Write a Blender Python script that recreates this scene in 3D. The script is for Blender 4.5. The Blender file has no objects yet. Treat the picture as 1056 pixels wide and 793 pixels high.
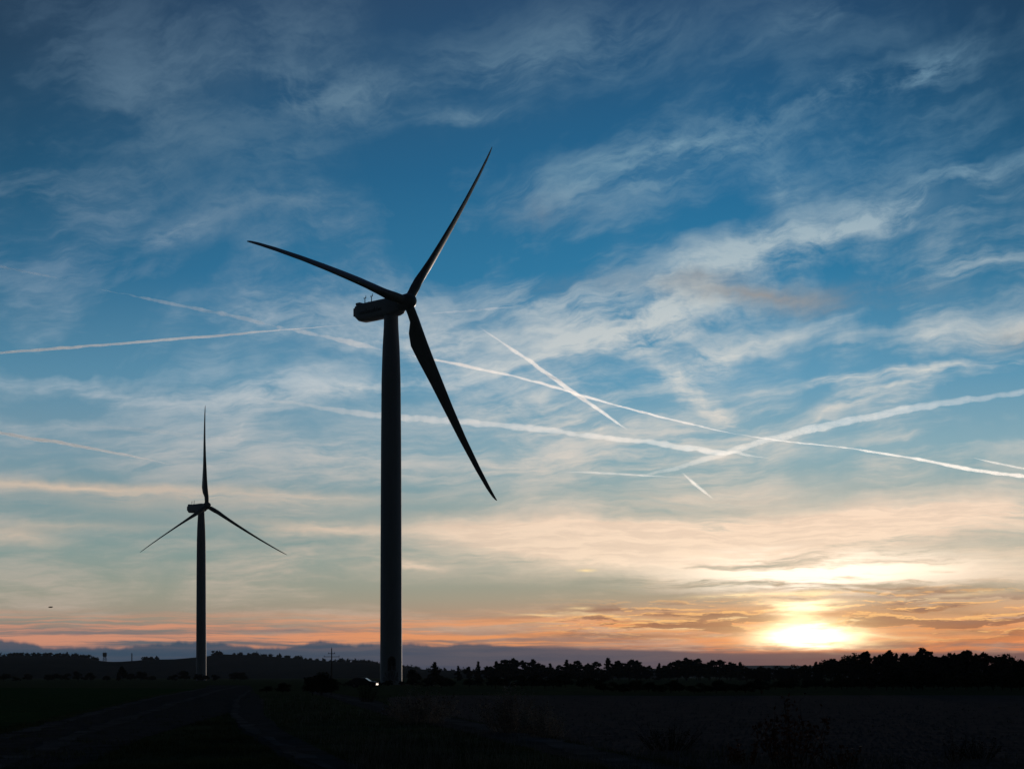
import bpy, bmesh, math, random
import numpy as np
from mathutils import Vector, Matrix
R = math.radians

# ------------------------------------------------------------------ camera
SC = bpy.context.scene
F_PX, CX, HOR, EYE = 1700.0, 528.0, 697.4, 1.7          # focal length / horizon measured on a 1056 px wide frame
cam_data = bpy.data.cameras.new('camera')
cam = bpy.data.objects.new('camera', cam_data)
SC.collection.objects.link(cam)
cam.location = (0, 0, EYE)
cam.rotation_euler = (R(90), 0, 0)
cam_data.sensor_width = 36
cam_data.lens = 36 * F_PX / 1056
cam_data.shift_y = (HOR - 396.5) / 1056
cam_data.clip_start = 0.1
cam_data.clip_end = 300000
SC.camera = cam
SC.view_settings.view_transform = 'Standard'
SC.view_settings.look = 'None'
SC.view_settings.exposure = 0.0
SC.view_settings.gamma = 1.0
SC.view_settings.use_curve_mapping = False
SC.cycles.max_bounces = 6
SC.cycles.volume_bounces = 3
SC.cycles.transparent_max_bounces = 16
SC.cycles.use_denoising = True

def azel(px, py):
    """direction of a point of the photograph as azimuth / elevation (radians)"""
    dx, dy = px - CX, HOR - py
    return math.atan2(dx, F_PX), math.atan2(dy, math.hypot(F_PX, dx))

SUN_AZ, SUN_EL = azel(836, 655)

# ------------------------------------------------------------------ world (dusk sky with cirrus)
class N:
    """tiny expression helper around shader sockets"""
    tree = None
    def __init__(self, s): self.s = s
    @staticmethod
    def _in(node, i, v):
        if isinstance(v, N): N.tree.links.new(v.s, node.inputs[i])
        else: node.inputs[i].default_value = v
    @classmethod
    def m(cls, op, a, b=None, c=None, clamp=False):
        n = cls.tree.nodes.new('ShaderNodeMath'); n.operation = op; n.use_clamp = clamp
        cls._in(n, 0, a)
        if b is not None: cls._in(n, 1, b)
        if c is not None: cls._in(n, 2, c)
        return N(n.outputs[0])
    def __add__(s, o): return N.m('ADD', s, o)
    __radd__ = __add__
    def __mul__(s, o): return N.m('MULTIPLY', s, o)
    __rmul__ = __mul__
    def __sub__(s, o): return N.m('SUBTRACT', s, o)
    def __rsub__(s, o): return N.m('SUBTRACT', o, s)
    def __truediv__(s, o): return N.m('DIVIDE', s, o)
    def clamp(s): return N.m('ADD', s, 0.0, clamp=True)
    def pow(s, e): return N.m('POWER', s, e)

def smooth(x, a, b):
    n = N.tree.nodes.new('ShaderNodeMapRange'); n.interpolation_type = 'SMOOTHSTEP'
    if a > b:                                   # falling edge
        N._in(n, 0, x); n.inputs[1].default_value = b; n.inputs[2].default_value = a
        n.inputs[3].default_value = 1; n.inputs[4].default_value = 0
        return N(n.outputs[0])
    N._in(n, 0, x); n.inputs[1].default_value = a; n.inputs[2].default_value = b
    return N(n.outputs[0])

def vec(x, y, z=0.0):
    n = N.tree.nodes.new('ShaderNodeCombineXYZ')
    for i, v in enumerate((x, y, z)): N._in(n, i, v)
    return N(n.outputs[0])

def noise(v, scale=1.0, detail=6, rough=0.55, dist=0.0, lac=2.0):
    n = N.tree.nodes.new('ShaderNodeTexNoise'); n.noise_dimensions = '2D'
    N._in(n, 'Vector', v)
    n.inputs['Scale'].default_value = scale; n.inputs['Detail'].default_value = detail
    n.inputs['Roughness'].default_value = rough; n.inputs['Distortion'].default_value = dist
    n.inputs['Lacunarity'].default_value = lac
    return N(n.outputs['Fac'])

def lin(c):
    out = []
    for v in c:
        v = v / 255
        out.append(v / 12.92 if v <= .04045 else ((v + .055) / 1.055) ** 2.4)
    return out

def ramp(x, stops, lo, hi):
    t = (x - lo) / (hi - lo)
    n = N.tree.nodes.new('ShaderNodeValToRGB'); N._in(n, 0, t)
    cr = n.color_ramp
    while len(cr.elements) < len(stops): cr.elements.new(0.5)
    for e, (p, c) in zip(cr.elements, stops):
        e.position = (p - lo) / (hi - lo); e.color = lin(c) + [1]
    return N(n.outputs[0])

def mix(f, a, b):
    n = N.tree.nodes.new('ShaderNodeMix'); n.data_type = 'RGBA'
    N._in(n, 0, f)
    for i, v in ((6, a), (7, b)):
        if isinstance(v, N): N.tree.links.new(v.s, n.inputs[i])
        else: n.inputs[i].default_value = lin(v) + [1]
    return N(n.outputs[2])

def cadd(a, b):
    n = N.tree.nodes.new('ShaderNodeVectorMath'); n.operation = 'ADD'
    N._in(n, 0, a); N._in(n, 1, b)
    return N(n.outputs[0])

def cscale(c, f):
    n = N.tree.nodes.new('ShaderNodeVectorMath'); n.operation = 'SCALE'
    if isinstance(c, N): N.tree.links.new(c.s, n.inputs[0])
    else: n.inputs[0].default_value = c
    N._in(n, 3, f)
    return N(n.outputs[0])

def rot2(u, v, deg):
    c, s = math.cos(R(deg)), math.sin(R(deg))
    return u * c + v * s, v * c - u * s

world = bpy.data.worlds.new('World')
SC.world = world
world.use_nodes = True
WT = world.node_tree
WT.nodes.clear()
N.tree = WT

def px2uv(px, py):
    a, e = azel(px, py)
    return a * F_PX, e * F_PX

def patch(P, px, py, rx, ry, ang):
    """soft elliptical bank of cloud at a fixed direction of the sky"""
    u, v = px2uv(px, py)
    mp = N.tree.nodes.new('ShaderNodeMapping'); mp.vector_type = 'TEXTURE'
    N._in(mp, 0, P)
    mp.inputs[1].default_value = (u, v, 0); mp.inputs[2].default_value = (0, 0, R(ang)); mp.inputs[3].default_value = (rx, ry, 1)
    g = N.tree.nodes.new('ShaderNodeTexGradient'); g.gradient_type = 'QUADRATIC_SPHERE'
    N.tree.links.new(mp.outputs[0], g.inputs[0])
    return N(g.outputs['Fac'])

def patches(P, lst):
    acc = None
    for (px, py, rx, ry, ang, s) in lst:
        g = patch(P, px, py, rx * 1.75, ry * 1.75, ang)
        acc = g * s if acc is None else N.m('MULTIPLY_ADD', g, s, acc)
    return acc

tc = WT.nodes.new('ShaderNodeTexCoord')
sx = WT.nodes.new('ShaderNodeSeparateXYZ'); WT.links.new(tc.outputs['Generated'], sx.inputs[0])
dx, dy, dz = (N(sx.outputs[i]) for i in range(3))
AZ = N.m('ARCTAN2', dx, dy)
EL = N.m('ARCSINE', dz)
U = AZ * F_PX
V = EL * F_PX                     # elevation on the same scale
W = N.m('LOGARITHM', N.m('MAXIMUM', V, -40.0) + 90.0, math.e) * 260.0     # cloud streaks flatten towards the horizon

# -- slow wander of the cloud fields
wv = vec(U * 0.006, W * 0.010)
w1 = noise(wv, 1.0, 4, 0.6) - 0.5
w2 = noise(vec(U * 0.006 + 31.0, W * 0.012 + 7.0), 1.0, 4, 0.6) - 0.5
fw1 = noise(vec(U * 0.03 + 3.0, W * 0.05), 1.0, 3, 0.6) - 0.5
damp = smooth(V, 20, 330)
Uw = U + w1 * 95.0 + fw1 * 14.0
Vw = V + (w2 * 48.0 + fw1 * 12.0) * (damp * 0.85 + 0.15)
P = vec(Uw, Vw)

# -- clear sky gradient (by elevation, warmer and greener towards the low sun)
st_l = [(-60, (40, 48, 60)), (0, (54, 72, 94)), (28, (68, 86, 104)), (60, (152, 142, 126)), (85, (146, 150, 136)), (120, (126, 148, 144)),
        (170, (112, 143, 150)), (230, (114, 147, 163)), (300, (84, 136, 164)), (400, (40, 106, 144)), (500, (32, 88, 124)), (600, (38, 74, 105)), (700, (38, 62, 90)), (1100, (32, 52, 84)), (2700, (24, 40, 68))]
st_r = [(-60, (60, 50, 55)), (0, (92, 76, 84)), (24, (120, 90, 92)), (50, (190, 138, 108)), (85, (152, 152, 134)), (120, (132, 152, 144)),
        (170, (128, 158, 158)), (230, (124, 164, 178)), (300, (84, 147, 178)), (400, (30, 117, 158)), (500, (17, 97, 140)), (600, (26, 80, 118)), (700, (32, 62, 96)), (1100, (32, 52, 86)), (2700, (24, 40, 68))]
side = smooth(U, -420, 260)
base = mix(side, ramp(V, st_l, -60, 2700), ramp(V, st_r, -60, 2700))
base = cscale(base, 1.06 - smooth(N.m('ABSOLUTE', U + 10.0), 210, 620) * 0.46 * smooth(V, 150, 660))  # upper corners darkened like a lens vignette, put into the sky colour

# -- high cirrus: streaky fibres inside loose banks
a1, b1 = rot2(U + w1 * 40.0, W + w2 * 26.0, 3.5)
fib1 = noise(vec(a1 * 0.0042, b1 * 0.048), 1.0, 10, 0.63, 0.10)
a2, b2 = rot2(U + w2 * 70.0, W + w1 * 40.0, -5)
fib2 = noise(vec(a2 * 0.0078, b2 * 0.030), 1.0, 10, 0.66, 0.14)
a3, b3 = rot2(U + w1 * 50.0, W + w2 * 26.0, 8)
fib3 = noise(vec(a3 * 0.0050 + 8.0, b3 * 0.044), 1.0, 10, 0.63, 0.10)
fine = noise(vec(a1 * 0.022, b1 * 0.16), 1.0, 5, 0.66, 0.15)
pick = smooth(noise(vec(U * 0.0035 + 17.0, W * 0.006 + 3.0), 1.0, 3, 0.5), 0.42, 0.58)
pick2 = smooth(noise(vec(U * 0.0030 + 57.0, W * 0.005 + 13.0), 1.0, 3, 0.5), 0.40, 0.60)
fibre = (fib1 * (1.0 - pick) + fib3 * pick) * (1.0 - pick2 * 0.6) + fib2 * (pick2 * 0.6) + (fine - 0.5) * 0.17
soft = noise(vec(U * 0.010 + 77.0, W * 0.024), 1.0, 6, 0.55, 0.15)
cover = noise(vec(U * 0.0042 + 5.3, W * 0.0075 + 2.1), 1.0, 5, 0.55, 0.5)

banks = patches(P, [
    (345, 98, 110, 34, -3, .75), (400, 92, 55, 18, 5, .45), (165, 50, 130, 55, 0, .48), (300, 30, 90, 40, 10, .42), (120, 85, 60, 26, 0, .35), (230, 150, 120, 40, 0, .25),
    (497, 117, 46, 8, 2, .62), (948, 76, 62, 17, 12, .80), (880, 92, 90, 14, 12, .35), (838, 14, 55, 14, 20, .46), (600, 35, 150, 34, 8, .5), (500, 60, 80, 30, 0, .35),
    (560, 70, 80, 22, 4, .24), (690, 158, 130, 24, 13, .60), (600, 190, 120, 26, 8, .44), (775, 148, 50, 10, 10, .4), (820, 190, 40, 30, -50, .34),
    (860, 232, 150, 20, 13, .70), (760, 262, 110, 22, 14, .62), (935, 222, 60, 10, 8, .5), (1020, 170, 60, 9, 5, .32), (1030, 272, 60, 9, 4, .3),
    (650, 335, 125, 26, 10, .85), (590, 352, 90, 16, 0, .72), (700, 318, 70, 20, 14, .62), (560, 318, 60, 20, 0, .42), (740, 368, 60, 12, 22, .60),
    (800, 348, 80, 8, 12, .35), (470, 322, 70, 30, 4, .55), (465, 350, 60, 14, 0, .6), (300, 325, 110, 22, 3, .42), (380, 348, 80, 12, 0, .45),
    (190, 236, 70, 20, 20, .46), (170, 245, 26, 9, 15, .34), (285, 215, 80, 18, 0, .25), (75, 205, 90, 28, 0, .2), (40, 150, 60, 30, 0, .12),
    (90, 408, 150, 13, 0, .60), (260, 407, 110, 16, 8, .60), (400, 392, 120, 11, 10, .68), (500, 380, 60, 8, 8, .3), (240, 440, 60, 16, 45, .35), (330, 380, 60, 10, 12, .3),
    (700, 392, 60, 9, -38, .58), (742, 425, 40, 12, -45, .45), (880, 392, 80, 5, 4, .62), (985, 383, 110, 7, 4, .55), (960, 350, 80, 14, 2, .38),
    (850, 430, 60, 10, 28, .45), (920, 405, 100, 12, 12, .45), (1045, 342, 55, 16, 0, .5),
    (880, 228, 110, 8, 14, .5), (740, 275, 120, 7, 16, .5), (600, 365, 90, 6, 8, .5), (350, 100, 60, 9, 8, .5), (960, 74, 34, 8, 10, .6), (700, 150, 90, 6, 10, .5),
    (60, 440, 140, 16, 2, .3), (150, 470, 220, 28, 0, .3), (560, 480, 260, 26, 2, .45), (640, 445, 160, 22, 0, .38), (520, 420, 160, 20, 5, .32), (340, 470, 160, 24, 0, .25)])
alpha = (banks * 1.75 + (cover - 0.43) * 1.7 * (1.0 - smooth(V, 340, 560) * 0.45)) * (smooth(fibre, 0.37, 0.59) * 0.84 + smooth(soft, 0.38, 0.60) * 0.16)
alpha = alpha / (alpha * 0.55 + 0.72) * (smooth(fine, 0.25, 0.75) * 0.35 + 0.75)
alpha = (alpha + smooth(fibre, 0.46, 0.80) * 0.26 * smooth(V, 780, 500)).clamp() * 0.92
ccol = mix(smooth(U, -500, 330),
           ramp(V, [(0, (196, 176, 160)), (120, (204, 188, 174)), (200, (190, 186, 182)), (300, (178, 192, 202)), (400, (136, 158, 178)), (500, (96, 126, 148)), (600, (80, 108, 132)), (700, (62, 86, 112)), (1100, (30, 40, 62))], 0, 1100),
           ramp(V, [(0, (236, 200, 170)), (120, (244, 212, 182)), (200, (236, 218, 200)), (300, (222, 220, 212)), (400, (184, 198, 202)), (500, (118, 156, 178)), (600, (98, 134, 158)), (700, (70, 98, 124)), (1100, (30, 40, 62))], 0, 1100))
sky = mix(alpha, base, ccol)

# -- thicker grey-brown undersides in the middle of the cirrus
brown = (patches(P, [(800, 303, 130, 13, -1, .95), (730, 290, 60, 9, 8, .5), (870, 316, 60, 7, 0, .4), (1045, 348, 44, 12, 3, .8), (600, 300, 60, 12, 5, .3), (560, 220, 60, 20, 0, .22)])
         * smooth(fib2 * 0.6 + fib1 * 0.4, 0.34, 0.60)).clamp()
sky = mix(brown * 0.85, sky, (148, 144, 142))

# -- the cream veil above the sunset
Ux, Wx = U + w1 * 60.0, W + w2 * 26.0
streak = noise(vec(Ux * 0.0048, Wx * 0.050), 1.0, 9, 0.64, 0.15)
streak2 = noise(vec(Ux * 0.0120 + 9.0, Wx * 0.130), 1.0, 8, 0.68, 0.15)
st = streak * 0.62 + streak2 * 0.38
veil = patches(vec(U + w1 * 60.0, V + w2 * 26.0 + fw1 * 8.0), [
    (770, 556, 330, 26, 3, 1.15), (900, 585, 200, 16, 0, .9), (620, 560, 170, 18, -3, .9), (540, 545, 200, 14, 0, .5), (960, 530, 200, 26, 3, .7), (700, 515, 200, 16, 4, .42),
    (860, 595, 90, 8, 0, .8), (330, 545, 90, 8, -2, .6), (60, 502, 230, 8, -3, .55), (300, 512, 170, 8, -1, .40), (150, 520, 260, 20, -2, .25), (20, 553, 50, 9, -6, .5), (60, 545, 120, 6, 0, .3), (430, 582, 26, 3, 0, .9), (1040, 600, 70, 10, 3, .4)])
va = (veil * smooth(st, 0.22, 0.56) * 1.7 * smooth(V + fw1 * 10.0, 84, 98)).clamp()
vcol = mix(smooth(U, -420, 200), (212, 192, 172), ramp(V, [(60, (250, 210, 178)), (110, (255, 230, 202)), (160, (252, 224, 198)), (230, (236, 220, 204))], 60, 230))
vcol = mix(smooth(streak2, 0.40, 0.62) * 0.30, vcol, (190, 172, 158))
sky = mix(va * 0.94, sky, vcol)

# -- sunset streaks low down
lo = noise(vec(U * 0.0030 + 4.0, V * 0.115 + w2 * 1.4), 1.0, 8, 0.66, 0.15)
lo2 = noise(vec(U * 0.0135 + 2.0, V * 0.16 + w1 * 2.0), 1.0, 8, 0.66, 0.2)
band = smooth(V, 22, 34) * smooth(V, 72, 46)
ora = (band * smooth(lo, 0.40, 0.60)).clamp()
ocol = mix(smooth(U, -500, 250), (220, 150, 120), (250, 160, 88))
sky = mix(ora * 0.92, sky, ocol)
farr = smooth(U, 90, 260)
ora2 = (farr * smooth(V, 18, 30) * smooth(V + w2 * 40.0, 88, 52) * smooth(lo * 0.5 + lo2 * 0.5, 0.40, 0.56)).clamp()
sky = mix(ora2 * 0.9, sky, ramp(V, [(30, (238, 140, 84)), (60, (246, 170, 108)), (85, (232, 180, 134))], 20, 100))
dk = patches(vec(U + fw1 * 30.0, V + fw1 * 5.0), [(690, 641, 50, 6, -6, .9), (635, 628, 30, 3, 0, .8), (950, 628, 60, 6, 0, .95), (905, 640, 60, 5, 0, .7), (740, 634, 60, 4, 0, .6), (1000, 652, 50, 5, 0, .7),
    (800, 612, 24, 7, 0, .6), (905, 608, 110, 4, 0, .5), (620, 655, 120, 3, 0, .6), (100, 652, 90, 3, 0, .6), (300, 650, 90, 3, 0, .5), (890, 664, 26, 3, 0, .8), (960, 612, 60, 4, 0, .5), (1010, 632, 60, 3, 0, .5)])
sky = mix((dk * smooth(lo2, 0.30, 0.50) * 2.0).clamp() * 0.85, sky, mix(smooth(U, -200, 250), (128, 116, 118), (150, 110, 84)))
hl = patches(vec(U + fw1 * 16.0, V + fw1 * 4.0), [(757, 614, 40, 2.2, 2, 1), (830, 612, 60, 4, 0, 1), (640, 636, 60, 2.2, -5, .9), (600, 627, 14, 1.8, 0, .9), (985, 614, 50, 3, 4, .9), (900, 655, 60, 2, -4, .8),
    (560, 634, 40, 1.5, 0, .5), (866, 660, 50, 3.5, -8, .9), (855, 640, 60, 3, 0, .9), (790, 637, 80, 3, 0, .8), (700, 648, 70, 2, 0, .6), (605, 588, 10, 1.5, 0, .8)])
sky = mix((hl * smooth(lo2, 0.30, 0.52) * 1.5).clamp(), sky, (255, 226, 170))

shred = noise(vec(U * 0.0105 + w2 * 0.8 + 2.4, V * 0.105 + w1 * 1.2 + 1.0), 1.0, 8, 0.60, 0.10)
nearsun = patches(vec(U, V), [(850, 634, 210, 26, 0, 1.1), (680, 640, 140, 14, 0, 1.0), (980, 636, 140, 24, 0, 1.0)])
shred_up = noise(vec(U * 0.0105 + w2 * 0.8 + 2.4, (V + 2.2) * 0.105 + w1 * 1.2 + 1.0), 1.0, 8, 0.60, 0.10)
sky = mix((nearsun * 1.3 * smooth(shred, 0.49, 0.41)).clamp() * 0.55, sky, ramp(V, [(40, (226, 168, 120)), (95, (160, 160, 140))], 30, 100))
sky = mix((nearsun * 1.5 * smooth(shred, 0.505, 0.555)).clamp() * 0.85, sky, mix(smooth(V, 30, 95), (138, 88, 68), (138, 116, 104)))
sky = mix((nearsun * 1.5 * smooth(shred - shred_up, 0.014, 0.060) * smooth(shred, 0.46, 0.50) * smooth(shred, 0.60, 0.53)).clamp() * 0.85, sky, (255, 196, 126))

# -- slate bank lying on the horizon, its top edge lumpy
edge = (noise(vec(U * 0.011, 1.7), 1.0, 5, 0.55) - 0.5) * 17.0 + (noise(vec(U * 0.06, 4.7), 1.0, 3, 0.5) - 0.5) * 5.0
hgt = 33.0 + edge * smooth(U, 60, -150) + edge * 0.25 - smooth(U, -60, 260) * 9.0
bank = smooth(V - hgt, 2.0, -2.5)
bcol = mix(smooth(U, 110, 340), ramp(V, [(0, (10, 62, 92)), (34, (34, 74, 98))], 0, 40), ramp(V, [(0, (88, 70, 80)), (14, (98, 76, 82)), (34, (110, 86, 86))], 0, 40))
bcol = mix(smooth(lo, 0.40, 0.62) * 0.22, bcol, (104, 100, 108))
sky = mix(bank * 0.94, sky, bcol)

# -- the sun burning through
def glow(px, py, rx, ry, p):
    u, v = px2uv(px, py)
    q = N.m('ADD', ((U + fw1 * 10.0 - u) / rx).pow(2.0), ((V + fw1 * 6.0 + (shred - 0.5) * 26.0 - v) / ry).pow(2.0))
    return N.m('POWER', math.e, q * -p)
cl = smooth(lo2 * 0.6 + lo * 0.4, 0.30, 0.55) * 0.6 + 0.4
g1 = glow(834, 657, 42, 9.5, 1.0)
g2 = glow(834, 650, 95, 20, 1.0)
g3 = glow(834, 610, 260, 90, 1.0)
g4 = glow(846, 590, 125, 17, 1.0)
g5 = glow(828, 622, 40, 7, 1.0) + glow(826, 640, 22, 12, 1.0) * 0.7
above = smooth(V - hgt, -5.0, 6.0) * 0.85 + 0.15
rag = smooth(shred, 0.36, 0.58)
core = (g1 * 1.5 + g5 * 1.0 * (rag * 0.7 + 0.3)) * above
halo = (core + g2 * 0.55 * (cl * 0.4 + rag * 0.6)) * above
sky = mix((g4 * 1.3 * smooth(st, 0.40, 0.54)).clamp(), sky, (255, 240, 222))
sky = mix(halo.clamp(), sky, (255, 214, 152))
add = cadd(cscale(lin((255, 236, 200)), (g1 * 3.0 + g5 * (rag * 0.6 + 0.4) * 0.9 + g4 * 0.5 * smooth(st, 0.40, 0.54)) * above), cscale(lin((255, 190, 150)), g3 * 0.02))
sky = cadd(sky, add)

# -- dark eastern sky behind, no light from below the horizon
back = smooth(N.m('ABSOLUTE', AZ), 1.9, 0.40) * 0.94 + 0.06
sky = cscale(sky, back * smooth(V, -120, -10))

nish = WT.nodes.new('ShaderNodeTexSky'); nish.sky_type = 'NISHITA'; nish.sun_disc = False
nish.sun_elevation = SUN_EL; nish.sun_rotation = SUN_AZ
nish.air_density = 1.0; nish.dust_density = 1.0; nish.ozone_density = 2.0
bg0 = WT.nodes.new('ShaderNodeBackground'); bg0.inputs[1].default_value = 0.005; WT.links.new(nish.outputs[0], bg0.inputs[0])
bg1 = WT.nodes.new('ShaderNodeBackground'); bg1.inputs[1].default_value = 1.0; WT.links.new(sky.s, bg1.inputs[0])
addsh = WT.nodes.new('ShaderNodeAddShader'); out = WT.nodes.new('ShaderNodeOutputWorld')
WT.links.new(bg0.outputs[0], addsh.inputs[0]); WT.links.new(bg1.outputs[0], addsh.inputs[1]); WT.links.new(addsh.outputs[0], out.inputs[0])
world.cycles.sampling_method = 'MANUAL'; world.cycles.sample_map_resolution = 1024

# ------------------------------------------------------------------ sun lamp (low, behind the clouds)
sl = bpy.data.lights.new('sun', 'SUN'); sl.energy = 1.2; sl.angle = R(0.6); sl.color = (1.0, 0.83, 0.69)
so = bpy.data.objects.new('sun', sl); SC.collection.objects.link(so)
sd = Vector((math.sin(SUN_AZ) * math.cos(SUN_EL), math.cos(SUN_AZ) * math.cos(SUN_EL), math.sin(SUN_EL)))
so.rotation_euler = sd.to_track_quat('Z', 'Y').to_euler()

# ------------------------------------------------------------------ helpers
rng = np.random.default_rng(7)
COL = SC.collection

def ground(px, py):
    y = F_PX * EYE / (py - HOR)
    return (px - CX) / F_PX * y, y

def at(px, dist): return (px - CX) / F_PX * dist
def zat(py, dist): return EYE + (HOR - py) / F_PX * dist

def tag(o, label=None, cat=None, group=None, kind=None):
    if label: o['label'] = label
    if cat: o['category'] = cat
    if group: o['group'] = group
    if kind: o['kind'] = kind
    return o

def empty(name, loc, rz=0.0, sc=1.0):
    o = bpy.data.objects.new(name, None); COL.objects.link(o)
    o.location = loc; o.rotation_euler = (0, 0, rz); o.scale = (sc, sc, sc); o.empty_display_size = 0.3
    return o

def mesh_obj(name, V, Fc, mat, parent=None, smooth_=False):
    me = bpy.data.meshes.new(name)
    me.from_pydata([tuple(v) for v in V], [], [tuple(f) for f in Fc]) if not isinstance(Fc, np.ndarray) else fast_mesh(me, V, Fc)
    me.materials.append(mat)
    if smooth_:
        me.polygons.foreach_set('use_smooth', [True] * len(me.polygons))
    o = bpy.data.objects.new(name, me); COL.objects.link(o)
    if parent: o.parent = parent
    return o

def fast_mesh(me, V, Fc):
    V = np.asarray(V, np.float32); n, k = Fc.shape
    me.vertices.add(len(V)); me.vertices.foreach_set('co', V.ravel())
    me.loops.add(n * k); me.loops.foreach_set('vertex_index', Fc.astype(np.int32).ravel())
    me.polygons.add(n); me.polygons.foreach_set('loop_start', np.arange(0, n * k, k, dtype=np.int32))
    me.update(calc_edges=True)

class MB:
    """collects simple solids into one mesh"""
    def __init__(s): s.v = []; s.f = []
    def add(s, V, Fc):
        b = len(s.v); s.v += [tuple(p) for p in V]; s.f += [tuple(i + b for i in f) for f in Fc]
    def box(s, c, d, rot=None):
        x, y, z = d[0] / 2, d[1] / 2, d[2] / 2
        V = [Vector((sx * x, sy * y, sz * z)) for sz in (-1, 1) for sy in (-1, 1) for sx in (-1, 1)]
        if rot is not None: V = [rot @ p for p in V]
        V = [p + Vector(c) for p in V]
        s.add(V, [(0, 2, 3, 1), (4, 5, 7, 6), (0, 1, 5, 4), (2, 6, 7, 3), (0, 4, 6, 2), (1, 3, 7, 5)])
    def tube(s, pts, radii, n=8, cap=True):
        pts = [Vector(p) for p in pts]; V = []; Fc = []
        for i, p in enumerate(pts):
            t = (pts[min(i + 1, len(pts) - 1)] - pts[max(i - 1, 0)]).normalized()
            a = t.orthogonal().normalized() if i == 0 else (a - t * a.dot(t)).normalized()
            b = t.cross(a)
            for k in range(n):
                w = 2 * math.pi * k / n
                V.append(p + (a * math.cos(w) + b * math.sin(w)) * radii[i])
        for i in range(len(pts) - 1):
            for k in range(n):
                k2 = (k + 1) % n
                Fc.append((i * n + k, i * n + k2, (i + 1) * n + k2, (i + 1) * n + k))
        if cap:
            Fc.append(tuple(range(n))[::-1]); Fc.append(tuple((len(pts) - 1) * n + k for k in range(n)))
        s.add(V, Fc)
    def loft(s, rings, cap=True):
        n = len(rings[0]); V = [p for r in rings for p in r]; Fc = []
        for i in range(len(rings) - 1):
            for k in range(n):
                k2 = (k + 1) % n
                Fc.append((i * n + k, i * n + k2, (i + 1) * n + k2, (i + 1) * n + k))
        if cap:
            Fc.append(tuple(range(n))[::-1]); Fc.append(tuple((len(rings) - 1) * n + k for k in range(n)))
        s.add(V, Fc)
    def build(s, name, mat, parent=None, smooth_=False, bevel=0):
        o = mesh_obj(name, s.v, s.f, mat, parent, smooth_)
        bm = bmesh.new(); bm.from_mesh(o.data); bmesh.ops.recalc_face_normals(bm, faces=bm.faces)
        if bevel: bmesh.ops.bevel(bm, geom=bm.edges[:], offset=bevel, segments=2, affect='EDGES', clamp_overlap=True)
        bm.to_mesh(o.data); bm.free()
        if smooth_ and hasattr(o.data, 'set_sharp_from_angle'): o.data.set_sharp_from_angle(angle=R(40))
        return o

def material(name, c1, c2=None, scale=1.0, rough=0.8, bump=0.0, metal=0.0, detail=6, spec=None, stretch=(1, 1, 1), rand=0.0):
    m = bpy.data.materials.new(name); m.use_nodes = True
    nt = m.node_tree; b = nt.nodes['Principled BSDF']
    if spec is None: spec = 0.0 if rough > .8 else 0.3
    b.inputs['Roughness'].default_value = rough; b.inputs['Metallic'].default_value = metal
    b.inputs['Specular IOR Level'].default_value = spec
    c2 = c2 or tuple(x * 0.7 for x in c1)
    tcn = nt.nodes.new('ShaderNodeTexCoord'); mp = nt.nodes.new('ShaderNodeMapping')
    mp.inputs[3].default_value = stretch
    nz = nt.nodes.new('ShaderNodeTexNoise'); nz.inputs['Scale'].default_value = scale; nz.inputs['Detail'].default_value = detail; nz.inputs['Roughness'].default_value = 0.65
    cr = nt.nodes.new('ShaderNodeValToRGB'); cr.color_ramp.elements[0].position = 0.35; cr.color_ramp.elements[1].position = 0.65
    cr.color_ramp.elements[0].color = (*c2, 1); cr.color_ramp.elements[1].color = (*c1, 1)
    L = nt.links.new
    L(tcn.outputs['Object'], mp.inputs[0]); L(mp.outputs[0], nz.inputs['Vector']); L(nz.outputs['Fac'], cr.inputs[0])
    if rand:
        oi = nt.nodes.new('ShaderNodeObjectInfo'); hs = nt.nodes.new('ShaderNodeHueSaturation')
        mr = nt.nodes.new('ShaderNodeMapRange'); mr.inputs[3].default_value = 1 - rand; mr.inputs[4].default_value = 1 + rand
        L(oi.outputs['Random'], mr.inputs[0]); L(mr.outputs[0], hs.inputs['Value']); L(cr.outputs[0], hs.inputs['Color']); L(hs.outputs[0], b.inputs['Base Color'])
    else:
        L(cr.outputs[0], b.inputs['Base Color'])
    if bump:
        bp = nt.nodes.new('ShaderNodeBump'); bp.inputs['Strength'].default_value = 0.8; bp.inputs['Distance'].default_value = bump
        L(nz.outputs['Fac'], bp.inputs['Height']); L(bp.outputs[0], b.inputs['Normal'])
    return m

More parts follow.
